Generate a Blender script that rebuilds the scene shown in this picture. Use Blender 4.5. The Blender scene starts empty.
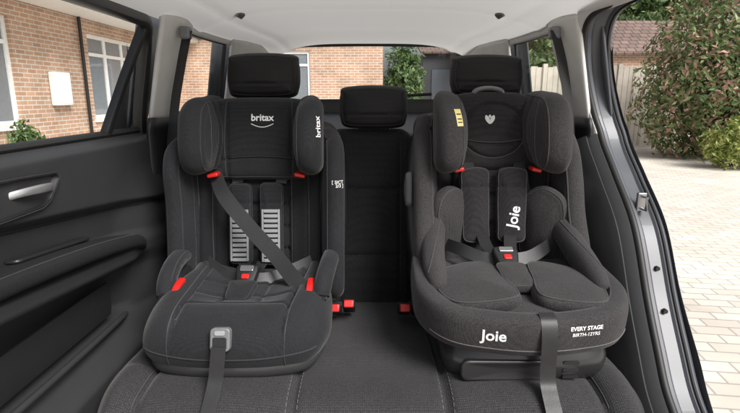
import bpy, bmesh, math, random
from mathutils import Vector, Matrix
from mathutils.bvhtree import BVHTree
from mathutils.noise import noise as pnoise
R = math.radians
random.seed(7)
scene = bpy.context.scene; col = scene.collection
V3 = Vector
H = 1.25; PITCH = R(12.5)
ORI = {}

# ------------------------------------------------------------------ helpers
def sm(a, b, x):
    t = max(0, min(1, (x-a)/(b-a))); return t*t*(3-2*t)

def cr(pts, n, closed=False):
    """Catmull-Rom resample of tuples of any dimension"""
    P = [tuple(p) for p in pts]; m = len(P); out = []
    segs = m if closed else m-1
    cnt = n if closed else n-1
    for i in range(n):
        t = i*segs/cnt
        k = min(int(t), segs-1); f = t-k
        if closed: a, b, c, d = P[(k-1) % m], P[k % m], P[(k+1) % m], P[(k+2) % m]
        else: a, b, c, d = P[max(k-1, 0)], P[k], P[k+1], P[min(k+2, m-1)]
        out.append(tuple(.5*((2*q)+(-p+r)*f+(2*p-5*q+4*r-s)*f*f+(-p+3*q-3*r+s)*f**3) for p, q, r, s in zip(a, b, c, d)))
    return out

def rrect(u0, u1, v0, v1, r, n=8):
    out = []
    for cx, cy, a0 in ((u1-r, v1-r, 0), (u0+r, v1-r, 90), (u0+r, v0+r, 180), (u1-r, v0+r, 270)):
        for i in range(n+1):
            a = R(a0+90*i/n); out.append((cx+r*math.cos(a), cy+r*math.sin(a)))
    return out

def resample(poly, n):
    L = [0]; m = len(poly)
    for i in range(m):
        a, b = poly[i], poly[(i+1) % m]; L.append(L[-1]+math.dist(a, b))
    out = []; k = 0
    for i in range(n):
        t = L[-1]*i/n
        while L[k+1] < t: k += 1
        a, b = poly[k], poly[(k+1) % m]; f = (t-L[k])/max(1e-9, L[k+1]-L[k])
        out.append((a[0]+(b[0]-a[0])*f, a[1]+(b[1]-a[1])*f))
    return out

class MB:
    def __init__(s): s.v = []; s.f = []
    def add(s, vs, fs):
        o = len(s.v); s.v += [V3(p) for p in vs]; s.f += [[i+o for i in f] for f in fs]; return s
    def grid(s, fn, nu, nv):
        vs = [fn(i/nu, j/nv) for j in range(nv+1) for i in range(nu+1)]
        fs = [[j*(nu+1)+i, j*(nu+1)+i+1, (j+1)*(nu+1)+i+1, (j+1)*(nu+1)+i] for j in range(nv) for i in range(nu)]
        return s.add(vs, fs)
    def box(s, c, sz, rot=None):
        c = V3(c); vs = []
        for x in (-.5, .5):
            for y in (-.5, .5):
                for z in (-.5, .5):
                    p = V3((x*sz[0], y*sz[1], z*sz[2]))
                    if rot: p = rot @ p
                    vs.append(c+p)
        return s.add(vs, [[0, 1, 3, 2], [4, 6, 7, 5], [0, 4, 5, 1], [2, 3, 7, 6], [0, 2, 6, 4], [1, 5, 7, 3]])
    def sweep(s, path, sec, up=(0, 0, 1), n=12, p=2.0, closed=False):
        m = len(path); rings = []
        for i in range(m):
            if closed: t = path[(i+1) % m]-path[(i-1) % m]
            else: t = path[min(i+1, m-1)]-path[max(i-1, 0)]
            t.normalize()
            side = t.cross(V3(up))
            if side.length < 1e-4: side = t.cross(V3((1, 0.01, 0)))
            side.normalize(); u2 = side.cross(t); a, b = sec(i)
            r = []
            for k in range(n):
                th = 2*math.pi*k/n; c, q = math.cos(th), math.sin(th)
                r.append(path[i]+side*a*math.copysign(abs(c)**(2/p), c)+u2*b*math.copysign(abs(q)**(2/p), q))
            rings.append(r)
        vs = [q for r in rings for q in r]; fs = []
        for i in range(m if closed else m-1):
            j = (i+1) % m
            for k in range(n):
                l = (k+1) % n; fs.append([i*n+k, i*n+l, j*n+l, j*n+k])
        if not closed:
            fs.append(list(range(n))[::-1]); fs.append([(m-1)*n+k for k in range(n)])
        return s.add(vs, fs)
    def tube(s, pts, r, n=8, smooth=0, closed=False):
        P = [V3(q) for q in (cr(pts, smooth, closed) if smooth else pts)]
        return s.sweep(P, lambda i: (r, r), up=(.13, .21, .97), n=n, closed=closed)
    def strap(s, pts, w, t, side, smooth=40):
        P = [V3(q) for q in cr(pts, smooth)]; side = V3(side).normalized(); vs = []; fs = []
        m = len(P)
        for i in range(m):
            tg = (P[min(i+1, m-1)]-P[max(i-1, 0)]).normalized()
            sd = (side-tg*side.dot(tg)).normalized(); nn = sd.cross(tg)
            for a, b in ((-1, -.6), (-.97, 1), (-.8, .75), (.8, .75), (.97, 1), (1, -.6)):
                vs.append(P[i]+sd*a*w/2+nn*b*t/2)
        for i in range(m-1):
            for k in range(6): l = (k+1) % 6; fs.append([i*6+k, i*6+l, i*6+6+l, i*6+6+k])
        fs += [[5, 4, 3, 2, 1, 0], [(m-1)*6+k for k in range(6)]]
        return s.add(vs, fs)
    def prism(s, outl, w0, w1, mp):
        n = len(outl); vs = [mp(u, v, w0) for u, v in outl]+[mp(u, v, w1) for u, v in outl]
        return s.add(vs, [[k, (k+1) % n, n+(k+1) % n, n+k] for k in range(n)]+[list(range(n))[::-1], list(range(n, 2*n))])
    def bvh(s): return BVHTree.FromPolygons(s.v, s.f)
    def build(s, name, mat, parent=None, smooth=True, bev=0, sharp=40, sub=0, solid=0):
        o0 = ORI.get(parent.name, V3((0, 0, 0))) if parent else V3((0, 0, 0))
        me = bpy.data.meshes.new(name)
        me.from_pydata([p-o0 for p in s.v], [], s.f); me.update()
        bm = bmesh.new(); bm.from_mesh(me); bmesh.ops.recalc_face_normals(bm, faces=bm.faces); bm.to_mesh(me); bm.free()
        me.materials.append(mat)
        ob = bpy.data.objects.new(name, me); col.objects.link(ob)
        if smooth:
            for p in me.polygons: p.use_smooth = True
            me.set_sharp_from_angle(angle=R(sharp))
        if parent: ob.parent = parent
        ORI[ob.name] = o0
        if solid:
            m = ob.modifiers.new('s', 'SOLIDIFY'); m.thickness = solid; m.offset = 0
        if bev:
            m = ob.modifiers.new('b', 'BEVEL'); m.width = bev; m.segments = 3; m.limit_method = 'ANGLE'; m.angle_limit = R(35)
        if sub:
            m = ob.modifiers.new('u', 'SUBSURF'); m.levels = sub; m.render_levels = sub
        return ob

def pad(outl, Tf, Tb, rr, dome, mp, mod=None, N=112, K=20, E=7):
    """padded cushion: outline in (u,v), rounded edge rr, front thickness Tf, back Tb, mapped by mp(u,v,w)"""
    mb = MB()
    o = resample(outl, N)
    area = sum(o[i][0]*o[(i+1) % N][1]-o[(i+1) % N][0]*o[i][1] for i in range(N))
    if area < 0: o = o[::-1]
    cx = sum(p[0] for p in o)/N; cy = sum(p[1] for p in o)/N
    nr = []
    for i in range(N):
        a, b = o[i-2], o[(i+2) % N]; tx, ty = b[0]-a[0], b[1]-a[1]; l = math.hypot(tx, ty) or 1
        nr.append((-ty/l, tx/l))
    def ring(d, s): return [(cx+(p[0]+n[0]*d-cx)*s, cy+(p[1]+n[1]*d-cy)*s) for p, n in zip(o, nr)]
    rings = []
    def M(u, v, w, front):
        if mod and front: w += mod(u, v)
        return mp(u, v, w)
    for k in range(E, 0, -1):
        a = math.pi/2*k/E
        rings.append([M(u, v, -Tb*math.sin(a), False) for u, v in ring(rr*(1-math.cos(a)), 1)])
    pipe = None
    for k in range(E+1):
        a = math.pi/2*k/E; fr = math.sin(a)
        rg = ring(rr*(1-math.cos(a)), 1)
        rings.append([mp(u, v, Tf*fr+(mod(u, v)*fr if mod else 0)) for u, v in rg])
        if k == int(E*.6): pipe = rings[-1]
    for k in range(1, K):
        s = 1-k/K
        rings.append([M(u, v, Tf+dome*(1-s*s), True) for u, v in ring(rr, s)])
    vs = [q for r in rings for q in r]; fs = []; m = len(rings)
    for i in range(m-1):
        for k in range(N): l = (k+1) % N; fs.append([i*N+k, i*N+l, (i+1)*N+l, (i+1)*N+k])
    vs.append(M(cx, cy, Tf+dome, True)); c = len(vs)-1
    for k in range(N): fs.append([(m-1)*N+k, (m-1)*N+(k+1) % N, c])
    vs.append(M(cx, cy, -Tb, False)); c = len(vs)-1
    for k in range(N): fs.append([(k+1) % N, k, c])
    mb.add(vs, fs)
    mb.pipe = pipe
    return mb

def fm(O, U, V, ku=0, kv=0):
    O = V3(O); U = V3(U).normalized(); V = V3(V); V = (V-U*V.dot(U)).normalized(); N = U.cross(V)
    return lambda u, v, w: O+U*u+V*v+N*(w-ku*u*u-kv*v*v)

def groove(d, w, depth): return -depth*math.exp(-(d/w)**2)

def text(txt, size, O, U, V, bvh, mat, parent, name='lettering', off=.0012, bold=0, spacing=1.0):
    cu = bpy.data.curves.new('t', 'FONT'); cu.body = txt; cu.size = size; cu.align_x = 'CENTER'; cu.align_y = 'CENTER'
    cu.offset = bold; cu.resolution_u = 4; cu.space_character = spacing; cu.space_line = .85
    ob = bpy.data.objects.new('t', cu); col.objects.link(ob)
    dg = bpy.context.evaluated_depsgraph_get(); dg.update()
    me = bpy.data.meshes.new_from_object(ob.evaluated_get(dg))
    bpy.data.objects.remove(ob)
    bm = bmesh.new(); bm.from_mesh(me)
    for _ in range(4):
        bmesh.ops.triangulate(bm, faces=bm.faces[:])
        ed = [e for e in bm.edges if e.calc_length() > size*.11]
        if not ed: break
        bmesh.ops.subdivide_edges(bm, edges=ed, cuts=1)
    bmesh.ops.triangulate(bm, faces=bm.faces[:])
    bm.to_mesh(me); bm.free()
    U = V3(U).normalized(); V = V3(V); V = (V-U*V.dot(U)).normalized(); N = U.cross(V); O = V3(O)
    vs = []
    for q in me.vertices:
        p = O+U*q.co.x+V*q.co.y
        hit = bvh.ray_cast(p+N*.12, -N, .3) if bvh else (None,)
        vs.append((hit[0] if hit[0] else p)+N*off)
    mb = MB().add(vs, [list(f.vertices) for f in me.polygons])
    bpy.data.meshes.remove(me)
    return mb.build(name, mat, parent, smooth=False)

def onto(bvh, pts, N, off=.001):
    N = V3(N).normalized(); out = []
    for p in pts:
        h = bvh.ray_cast(V3(p)+N*.15, -N, .4); out.append((h[0] if h[0] else V3(p))+N*off)
    return out
def onto_hit(bvh, pts, N, off=0):
    """longest run of points that really hit the surface"""
    N = V3(N).normalized(); best = []; cur = []
    for p in pts:
        h = bvh.ray_cast(V3(p)+N*.15, -N, .4)
        if h[0] and (not cur or (h[0]-cur[-1]).length < .05): cur.append(h[0]+N*off)
        else:
            if len(cur) > len(best): best = cur
            cur = [h[0]+N*off] if h[0] else []
    return cur if len(cur) > len(best) else best
def seam(bvh, pts, N, parent, mat, r=.0011):
    q = onto_hit(bvh, [V3(p) for p in cr(pts, 40)], N, .0)
    if len(q) > 3: MB().tube(q, r, 5).build('seam', mat, parent)

def empty(name, loc, label, cat, group=None):
    o = bpy.data.objects.new(name, None); col.objects.link(o); o.location = loc; o.empty_display_size = .1
    ORI[o.name] = V3(loc); tag(o, label, cat, group); return o
def tag(o, label=None, cat=None, group=None, kind=None):
    if label: o['label'] = label
    if cat: o['category'] = cat
    if group: o['group'] = group
    if kind: o['kind'] = kind
    return o

# ------------------------------------------------------------------ materials
def newmat(name):
    m = bpy.data.materials.new(name); m.use_nodes = True; nt = m.node_tree
    return m, nt, nt.nodes['Principled BSDF']
def nd(nt, t, **kw):
    n = nt.nodes.new(t)
    for k, v in kw.items(): setattr(n, k, v)
    return n
def c4(c): return (c[0], c[1], c[2], 1)

def fabric(name, c, weave=420, bump=.25, var=.35, sheen=.10, rough=.92, trans=0, fold=.16, rib=0, ribamt=.7, spec=.28):
    m, nt, b = newmat(name); L = nt.links
    tc = nd(nt, 'ShaderNodeTexCoord')
    n1 = nd(nt, 'ShaderNodeTexNoise'); n1.inputs['Scale'].default_value = weave; n1.inputs['Detail'].default_value = 2
    n2 = nd(nt, 'ShaderNodeTexNoise'); n2.inputs['Scale'].default_value = 9; n2.inputs['Detail'].default_value = 4
    L.new(tc.outputs['Object'], n1.inputs['Vector']); L.new(tc.outputs['Object'], n2.inputs['Vector'])
    r1 = nd(nt, 'ShaderNodeMapRange'); r1.inputs[1].default_value = .3; r1.inputs[2].default_value = .7
    r1.inputs[3].default_value = 1-var; r1.inputs[4].default_value = 1+var; L.new(n1.outputs[0], r1.inputs[0])
    r2 = nd(nt, 'ShaderNodeMapRange'); r2.inputs[1].default_value = .3; r2.inputs[2].default_value = .7
    r2.inputs[3].default_value = 1-min(.15, fold); r2.inputs[4].default_value = 1+min(.15, fold); L.new(n2.outputs[0], r2.inputs[0])
    mu = nd(nt, 'ShaderNodeMath', operation='MULTIPLY'); L.new(r1.outputs[0], mu.inputs[0]); L.new(r2.outputs[0], mu.inputs[1])
    fac = mu.outputs[0]; hgt = n1.outputs[0]
    if rib:
        w1 = nd(nt, 'ShaderNodeTexWave'); w1.bands_direction = 'X'; w1.inputs['Scale'].default_value = rib; w1.inputs['Distortion'].default_value = .4
        w2 = nd(nt, 'ShaderNodeTexWave'); w2.bands_direction = 'Y'; w2.inputs['Scale'].default_value = rib*.8; w2.inputs['Distortion'].default_value = .4
        L.new(tc.outputs['Object'], w1.inputs['Vector']); L.new(tc.outputs['Object'], w2.inputs['Vector'])
        ww = nd(nt, 'ShaderNodeMath', operation='MULTIPLY'); L.new(w1.outputs['Fac'], ww.inputs[0]); L.new(w2.outputs['Fac'], ww.inputs[1])
        rr = nd(nt, 'ShaderNodeMapRange'); rr.inputs[3].default_value = 1-.45*ribamt; rr.inputs[4].default_value = 1+ribamt; L.new(ww.outputs[0], rr.inputs[0])
        m2 = nd(nt, 'ShaderNodeMath', operation='MULTIPLY'); L.new(fac, m2.inputs[0]); L.new(rr.outputs[0], m2.inputs[1]); fac = m2.outputs[0]
        hh = nd(nt, 'ShaderNodeMath', operation='ADD'); L.new(hgt, hh.inputs[0]); L.new(ww.outputs[0], hh.inputs[1]); hgt = hh.outputs[0]
    vm = nd(nt, 'ShaderNodeVectorMath', operation='SCALE'); vm.inputs[0].default_value = c; L.new(fac, vm.inputs['Scale'])
    L.new(vm.outputs[0], b.inputs['Base Color'])
    b.inputs['Roughness'].default_value = rough; b.inputs['Sheen Weight'].default_value = sheen; b.inputs['Sheen Roughness'].default_value = .4
    b.inputs['Specular IOR Level'].default_value = spec
    bp = nd(nt, 'ShaderNodeBump'); bp.inputs['Strength'].default_value = bump; bp.inputs['Distance'].default_value = .002
    L.new(hgt, bp.inputs['Height'])
    if fold:
        bp2 = nd(nt, 'ShaderNodeBump'); bp2.inputs['Strength'].default_value = fold; bp2.inputs['Distance'].default_value = .012
        n3 = nd(nt, 'ShaderNodeTexNoise'); n3.inputs['Scale'].default_value = 22; n3.inputs['Detail'].default_value = 3; n3.inputs['Distortion'].default_value = .6
        L.new(tc.outputs['Object'], n3.inputs['Vector']); L.new(n3.outputs[0], bp2.inputs['Height']); L.new(bp.outputs[0], bp2.inputs['Normal'])
        L.new(bp2.outputs[0], b.inputs['Normal'])
    else: L.new(bp.outputs[0], b.inputs['Normal'])
    if trans:
        t = nd(nt, 'ShaderNodeBsdfTranslucent'); t.inputs[0].default_value = (.80, .79, .77, 1); mx = nd(nt, 'ShaderNodeMixShader'); mx.inputs[0].default_value = trans
        L.new(b.outputs[0], mx.inputs[1]); L.new(t.outputs[0], mx.inputs[2]); L.new(mx.outputs[0], nt.nodes['Material Output'].inputs[0])
    return m
def plastic(name, c, rough=.5, grain=.12, scale=500, metal=0, coat=0):
    m, nt, b = newmat(name); L = nt.links
    b.inputs['Roughness'].default_value = rough; b.inputs['Metallic'].default_value = metal; b.inputs['Coat Weight'].default_value = coat
    tc = nd(nt, 'ShaderNodeTexCoord'); n = nd(nt, 'ShaderNodeTexNoise'); n.inputs['Scale'].default_value = scale
    n2 = nd(nt, 'ShaderNodeTexNoise'); n2.inputs['Scale'].default_value = 14; n2.inputs['Detail'].default_value = 5
    L.new(tc.outputs['Object'], n.inputs['Vector']); L.new(tc.outputs['Object'], n2.inputs['Vector'])
    r2 = nd(nt, 'ShaderNodeMapRange'); r2.inputs[3].default_value = .85; r2.inputs[4].default_value = 1.15; L.new(n2.outputs[0], r2.inputs[0])
    vm = nd(nt, 'ShaderNodeVectorMath', operation='SCALE'); vm.inputs[0].default_value = c; L.new(r2.outputs[0], vm.inputs['Scale'])
    L.new(vm.outputs[0], b.inputs['Base Color'])
    if grain:
        bp = nd(nt, 'ShaderNodeBump'); bp.inputs['Strength'].default_value = grain; bp.inputs['Distance'].default_value = .001
        L.new(n.outputs[0], bp.inputs['Height']); L.new(bp.outputs[0], b.inputs['Normal'])
    return m
def glassmat(name, tint=(.93, .96, .95), refl=.03):
    m, nt, b = newmat(name); L = nt.links; nt.nodes.remove(b)
    out = nt.nodes['Material Output']; t = nd(nt, 'ShaderNodeBsdfTransparent'); t.inputs[0].default_value = c4(tint)
    g = nd(nt, 'ShaderNodeBsdfGlossy'); g.inputs['Roughness'].default_value = .02
    mx = nd(nt, 'ShaderNodeMixShader'); mx.inputs[0].default_value = refl
    L.new(t.outputs[0], mx.inputs[1]); L.new(g.outputs[0], mx.inputs[2]); L.new(mx.outputs[0], out.inputs[0])
    return m
def brickmat(name, axes, c1, c2, cm, bw, rh, mort, rot=0, rough=.9, bias=0, stain=.25):
    m, nt, b = newmat(name); L = nt.links
    tc = nd(nt, 'ShaderNodeTexCoord'); se = nd(nt, 'ShaderNodeSeparateXYZ'); co = nd(nt, 'ShaderNodeCombineXYZ')
    L.new(tc.outputs['Object'], se.inputs[0]); L.new(se.outputs[axes[0]], co.inputs[0]); L.new(se.outputs[axes[1]], co.inputs[1])
    mp = nd(nt, 'ShaderNodeMapping'); mp.inputs['Rotation'].default_value = (0, 0, rot); L.new(co.outputs[0], mp.inputs[0])
    br = nd(nt, 'ShaderNodeTexBrick'); br.inputs['Scale'].default_value = 1; br.inputs['Brick Width'].default_value = bw
    br.inputs['Row Height'].default_value = rh; br.inputs['Mortar Size'].default_value = mort; br.inputs['Mortar Smooth'].default_value = .2
    br.inputs['Bias'].default_value = bias
    br.inputs['Color1'].default_value = c4(c1); br.inputs['Color2'].default_value = c4(c2); br.inputs['Mortar'].default_value = c4(cm)
    L.new(mp.outputs[0], br.inputs['Vector'])
    n = nd(nt, 'ShaderNodeTexNoise'); n.inputs['Scale'].default_value = 1.3; n.inputs['Detail'].default_value = 8; n.inputs['Roughness'].default_value = .65
    L.new(tc.outputs['Object'], n.inputs['Vector'])
    r = nd(nt, 'ShaderNodeMapRange'); r.inputs[1].default_value = .3; r.inputs[2].default_value = .7; r.inputs[3].default_value = 1-stain; r.inputs[4].default_value = 1+stain
    L.new(n.outputs[0], r.inputs[0])
    vm = nd(nt, 'ShaderNodeVectorMath', operation='SCALE'); L.new(br.outputs[0], vm.inputs[0]); L.new(r.outputs[0], vm.inputs['Scale'])
    L.new(vm.outputs[0], b.inputs['Base Color']); b.inputs['Roughness'].default_value = rough
    bp = nd(nt, 'ShaderNodeBump', invert=True); bp.inputs['Strength'].default_value = .5; bp.inputs['Distance'].default_value = .008
    L.new(br.outputs['Fac'], bp.inputs['Height']); L.new(bp.outputs[0], b.inputs['Normal'])
    return m
def leafmat(name, stops):
    m, nt, b = newmat(name); L = nt.links
    g = nd(nt, 'ShaderNodeNewGeometry'); r = nd(nt, 'ShaderNodeValToRGB'); el = r.color_ramp.elements
    while len(el) < len(stops): el.new(.5)
    for e, (p, c) in zip(el, stops): e.position = p; e.color = c4(c)
    L.new(g.outputs['Random Per Island'], r.inputs[0]); L.new(r.outputs[0], b.inputs['Base Color']); b.inputs['Roughness'].default_value = .5
    t = nd(nt, 'ShaderNodeBsdfTranslucent'); L.new(r.outputs[0], t.inputs[0]); mx = nd(nt, 'ShaderNodeMixShader'); mx.inputs[0].default_value = .3
    L.new(b.outputs[0], mx.inputs[1]); L.new(t.outputs[0], mx.inputs[2]); L.new(mx.outputs[0], nt.nodes['Material Output'].inputs[0])
    return m

M_A = fabric('charcoal_seat_fabric', (.0128, .0138, .0158), weave=480, var=.38, rib=120, ribamt=.3)
M_A2 = fabric('black_seat_fabric', (.0082, .0088, .0102), weave=480, var=.35, rib=120, ribamt=.3)
M_B = fabric('warm_grey_seat_fabric', (.0305, .0288, .0294), weave=400, var=.45, bump=.3, rib=120, ribamt=.25)
M_B2 = fabric('dark_grey_mesh_fabric', (.0165, .0158, .0164), weave=420, var=.4, rib=90, ribamt=.4)
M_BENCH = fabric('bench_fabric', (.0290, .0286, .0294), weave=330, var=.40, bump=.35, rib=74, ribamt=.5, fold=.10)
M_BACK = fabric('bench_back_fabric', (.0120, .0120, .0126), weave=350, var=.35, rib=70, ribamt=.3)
M_HEAD = fabric('head_restraint_fabric', (.0095, .0096, .0100), weave=600, var=.25, sheen=.05, rough=.6, fold=.08)
M_WEB = fabric('belt_webbing', (.012, .012, .013), weave=700, var=.25, rough=.45, fold=.05, spec=.5)
M_WEBG = fabric('grey_belt_webbing', (.025, .0255, .027), weave=700, var=.25, rough=.40, fold=.05, spec=.5)
M_PIPE = fabric('seam_piping', (.026, .027, .030), weave=700, var=.2)
M_SEAM = fabric('seam_thread', (.058, .060, .066), weave=700, var=.2)
M_PIPEB = fabric('seam_piping_warm', (.046, .044, .045), weave=700, var=.2)
M_SEAMB = fabric('seam_thread_warm', (.090, .086, .087), weave=700, var=.2)
M_THREAD = plastic('pale_thread', (.11, .108, .105), .8, 0)
M_BLK = plastic('black_plastic', (.012, .012, .013), .38)
M_GLOSSBLK = plastic('satin_black_plastic', (.019, .019, .020), .28, .0, coat=.15)
M_DKGREY = plastic('dark_grey_plastic', (.032, .033, .035), .3, .05)
M_DOOR = plastic('door_trim_plastic', (.026, .0265, .028), .48, .3, 380)
M_DOOR2 = plastic('door_trim_dark', (.015, .015, .016), .48, .3, 380)
M_DOORI = fabric('door_armrest_leather', (.0115, .0115, .0125), weave=260, var=.2, bump=.2, fold=.04, rough=.7, spec=.25, sheen=0)
M_TRIM = plastic('pale_pillar_trim', (.55, .548, .535), .75, .1, 300)
M_LINER = fabric('translucent_headliner', (.66, .655, .64), weave=260, var=.0, bump=.05, trans=.28, fold=0, sheen=0, rough=1)  # lining made translucent so daylight from above makes the ceiling glow
M_RUB = plastic('rubber_seal', (.012, .012, .012), .55, .1)
M_PAINT = plastic('grey_car_paint', (.060, .065, .075), .46, 0, metal=.0, coat=.12)
M_SILVER = plastic('satin_silver', (.58, .58, .59), .34, 0, metal=.85)
M_GREYP = plastic('grey_plastic', (.13, .135, .14), .42, .1)
M_LTGREY = plastic('pale_grey_grip', (.25, .257, .268), .38, .1)
M_RED = plastic('red_plastic', (.50, .014, .011), .3, .0)
M_WHITE = plastic('white_print', (.70, .70, .70), .6, 0)
M_WHITE2 = plastic('soft_grey_print', (.52, .52, .52), .6, 0)
M_YEL = plastic('yellow_label', (.55, .46, .17), .5, 0)
M_GLASS = glassmat('car_glass')
M_GLASS2 = glassmat('tailgate_glass', (.95, .97, .97))
M_ROOFG = glassmat('added_roof_glass', (.90, .90, .90))  # clear material for the added roof, passes daylight to the lining
M_STEEL = plastic('dull_steel', (.34, .34, .35), .36, 0, metal=1)
M_CARPET = fabric('carpet', (.016, .016, .016), weave=300, var=.5)
BR = ((.49, .300, .200), (.38, .230, .155), (.56, .51, .45), .235, .078, .010)
M_BRICKX = brickmat('brick_side', ('Y', 'Z'), *BR)
M_BRICKY = brickmat('brick_front', ('X', 'Z'), *BR)
M_PAVE = brickmat('block_paving', ('X', 'Y'), (.64, .585, .515), (.54, .49, .425), (.36, .33, .29), .20, .10, .006, rot=R(8), stain=.16)
M_UPVC = plastic('white_upvc', (.80, .80, .79), .4, 0)
M_PANE = plastic('window_pane_dark', (.18, .20, .22), .06, 0)
M_TILE = brickmat('roof_tile', ('X', 'Y'), (.20, .135, .11), (.15, .10, .085), (.05, .04, .04), .3, .25, .02)
M_WOOD = brickmat('fence_board_wood', ('Z', 'X'), (.52, .475, .41), (.44, .40, .34), (.19, .16, .14), 4.0, .14, .006)
M_BARK = plastic('bark', (.09, .065, .045), .9, .4, 30)
M_LEAF1 = leafmat('photinia_leaf', [(0, (.07, .12, .035)), (.52, (.15, .21, .075)), (.70, (.23, .27, .11)), (.78, (.34, .20, .15)), (1, (.46, .27, .21))])
M_LEAF2 = leafmat('lime_leaf', [(0, (.12, .18, .03)), (.6, (.26, .30, .07)), (1, (.38, .38, .12))])
M_LEAF3 = leafmat('green_leaf', [(0, (.05, .10, .03)), (.6, (.11, .18, .055)), (1, (.19, .25, .10))])

# ------------------------------------------------------------------ setting
g = MB().add([(-150, -60, 0), (150, -60, 0), (150, 400, 0), (-150, 400, 0)], [[0, 1, 2, 3]]).build('driveway', M_PAVE, smooth=False)
tag(g, 'pale block paved driveway around the car', 'driveway', kind='structure')

def wall_cells(mb, us, vs, skip, place):
    for i in range(len(us)-1):
        for j in range(len(vs)-1):
            if (i, j) in skip: continue
            c, sz = place((us[i]+us[i+1])/2, (vs[j]+vs[j+1])/2, us[i+1]-us[i], vs[j+1]-vs[j]); mb.box(c, sz)

def window(root, axis, u0, u1, z0, z1, d, mull):
    def B(mb, ua, ub, za, zb, da, db):
        if axis == 'x': mb.box((d-(da+db)/2, (ua+ub)/2, (za+zb)/2), (db-da, ub-ua, zb-za))
        else: mb.box(((ua+ub)/2, d+(da+db)/2, (za+zb)/2), (ub-ua, db-da, zb-za))
    f = MB(); t = .085
    B(f, u0, u0+t, z0, z1, .06, .13); B(f, u1-t, u1, z0, z1, .06, .13); B(f, u0+t, u1-t, z1-t, z1, .06, .13); B(f, u0+t, u1-t, z0, z0+t, .06, .13)
    for q in mull: B(f, q-.055, q+.055, z0+t, z1-t, .062, .128)
    zt = z1-.42
    B(f, u0+t, u1-t, zt-.035, zt+.035, .064, .126)
    fo = f.build('window', M_UPVC, root, smooth=False)
    p = MB(); B(p, u0+.02, u1-.02, z0+.02, z1-.02, .09, .10); p.build('pane', M_PANE, fo, smooth=False)
    s = MB(); B(s, u0-.06, u1+.06, z0-.06, z0-.002, -.06, .10); s.build('sill', M_UPVC, fo, smooth=False)
    return fo

house = empty('brick_house', (-6, 10, 0), 'orange brick house with white framed windows beyond the car', 'house')
EV = 2.86
w = MB()
us = [3, 6.2, 8.75, 11.1, 13.5, 16.3]; vs = [0, .75, 2.55, EV]
wall_cells(w, us, vs, {(1, 1), (3, 1)}, lambda u, v, du, dv: ((-6.15, u, v), (.3, du, dv)))
w.build('side_wall', M_BRICKX, house, smooth=False)
w = MB()
us = [-6, -4.2, -1.85, .40]; vs = [0, .75, 2.6, 3.2]
wall_cells(w, us, vs, {(1, 1)}, lambda u, v, du, dv: ((u, 16.15, v), (du, .3, dv)))
w.build('front_wall', M_BRICKY, house, smooth=False)
window(house, 'x', 6.2, 8.75, .75, 2.55, -6, [7.4])
window(house, 'x', 11.1, 13.5, .75, 2.55, -6, [11.9, 12.7])
window(house, 'y', -4.2, -1.85, .75, 2.6, 16, [-3.0])
MB().box((-5.62, 9.6, EV-.02), (.66, 13.4, .03)).build('soffit', M_UPVC, house, smooth=False)
MB().box((-5.27, 9.6, EV+.08), (.03, 13.4, .20)).build('fascia', M_UPVC, house, smooth=False)
MB().sweep([V3((-5.19, 3, EV+.12)), V3((-5.19, 16, EV+.12))], lambda i: (.055, .055), n=10).build('gutter', M_BLK, house)
MB().add([(-5.15, 2.6, EV+.2), (-5.15, 16.6, EV+.2), (-9.5, 16.6, 5.4), (-9.5, 2.6, 5.4)], [[0, 1, 2, 3]]).build('roof', M_TILE, house, smooth=False, solid=.08)
MB().add([(-5.1, 15.6, 3.3), (.7, 15.6, 3.3), (.7, 19.5, 5.6), (-5.1, 19.5, 5.6)], [[0, 1, 2, 3]]).build('roof', M_TILE, house, smooth=False, solid=.08)
mb = MB().box((-5.93, 9.85, 1.38), (.13, .5, .62)); meter = mb.build('meter_box', M_UPVC, house, bev=.02)
MB().box((-5.862, 9.85, 1.38), (.008, .44, .55)).build('door', M_UPVC, meter, bev=.004)
MB().tube([(-5.93, 10.75, .02), (-5.93, 10.75, EV-.04)], .034, 10).build('downpipe', M_BLK, house)

def leaves(c, rad, n, size, seed, lump=.35, freq=1.3, gap=-.12):
    rnd = random.Random(seed); mb = MB(); vs = []; fs = []; k = 0
    while k < n:
        d = V3((rnd.gauss(0, 1), rnd.gauss(0, 1), rnd.gauss(0, 1))).normalized()
        rr = rnd.random()**.35
        lf = 1+lump*pnoise(d*freq*2+V3((seed, 0, 0)))+lump*.6*pnoise(d*freq*5+V3((0, seed, 0)))
        p = V3((d.x*rad[0], d.y*rad[1], d.z*rad[2]))*rr*lf
        if pnoise(p*3.1/max(rad)*1.6+V3((seed*2, 1, 0))) < gap and rr > .6: continue
        p += V3(c)
        if p.z < .03: continue
        a = (d*.9+V3((rnd.uniform(-1, 1), rnd.uniform(-1, 1), rnd.uniform(-.6, 1)))).normalized()
        t = a.cross(V3((rnd.uniform(-1, 1), rnd.uniform(-1, 1), rnd.uniform(-1, 1)))).normalized(); b = a.cross(t)
        s = size*rnd.uniform(.6, 1.3)
        o = len(vs); vs += [p-t*s, p+b*s*.42+a*s*.12, p+t*s, p-b*s*.42+a*s*.12]; fs += [[o, o+1, o+2], [o, o+2, o+3]]; k += 1
    return mb.add(vs, fs)
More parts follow.
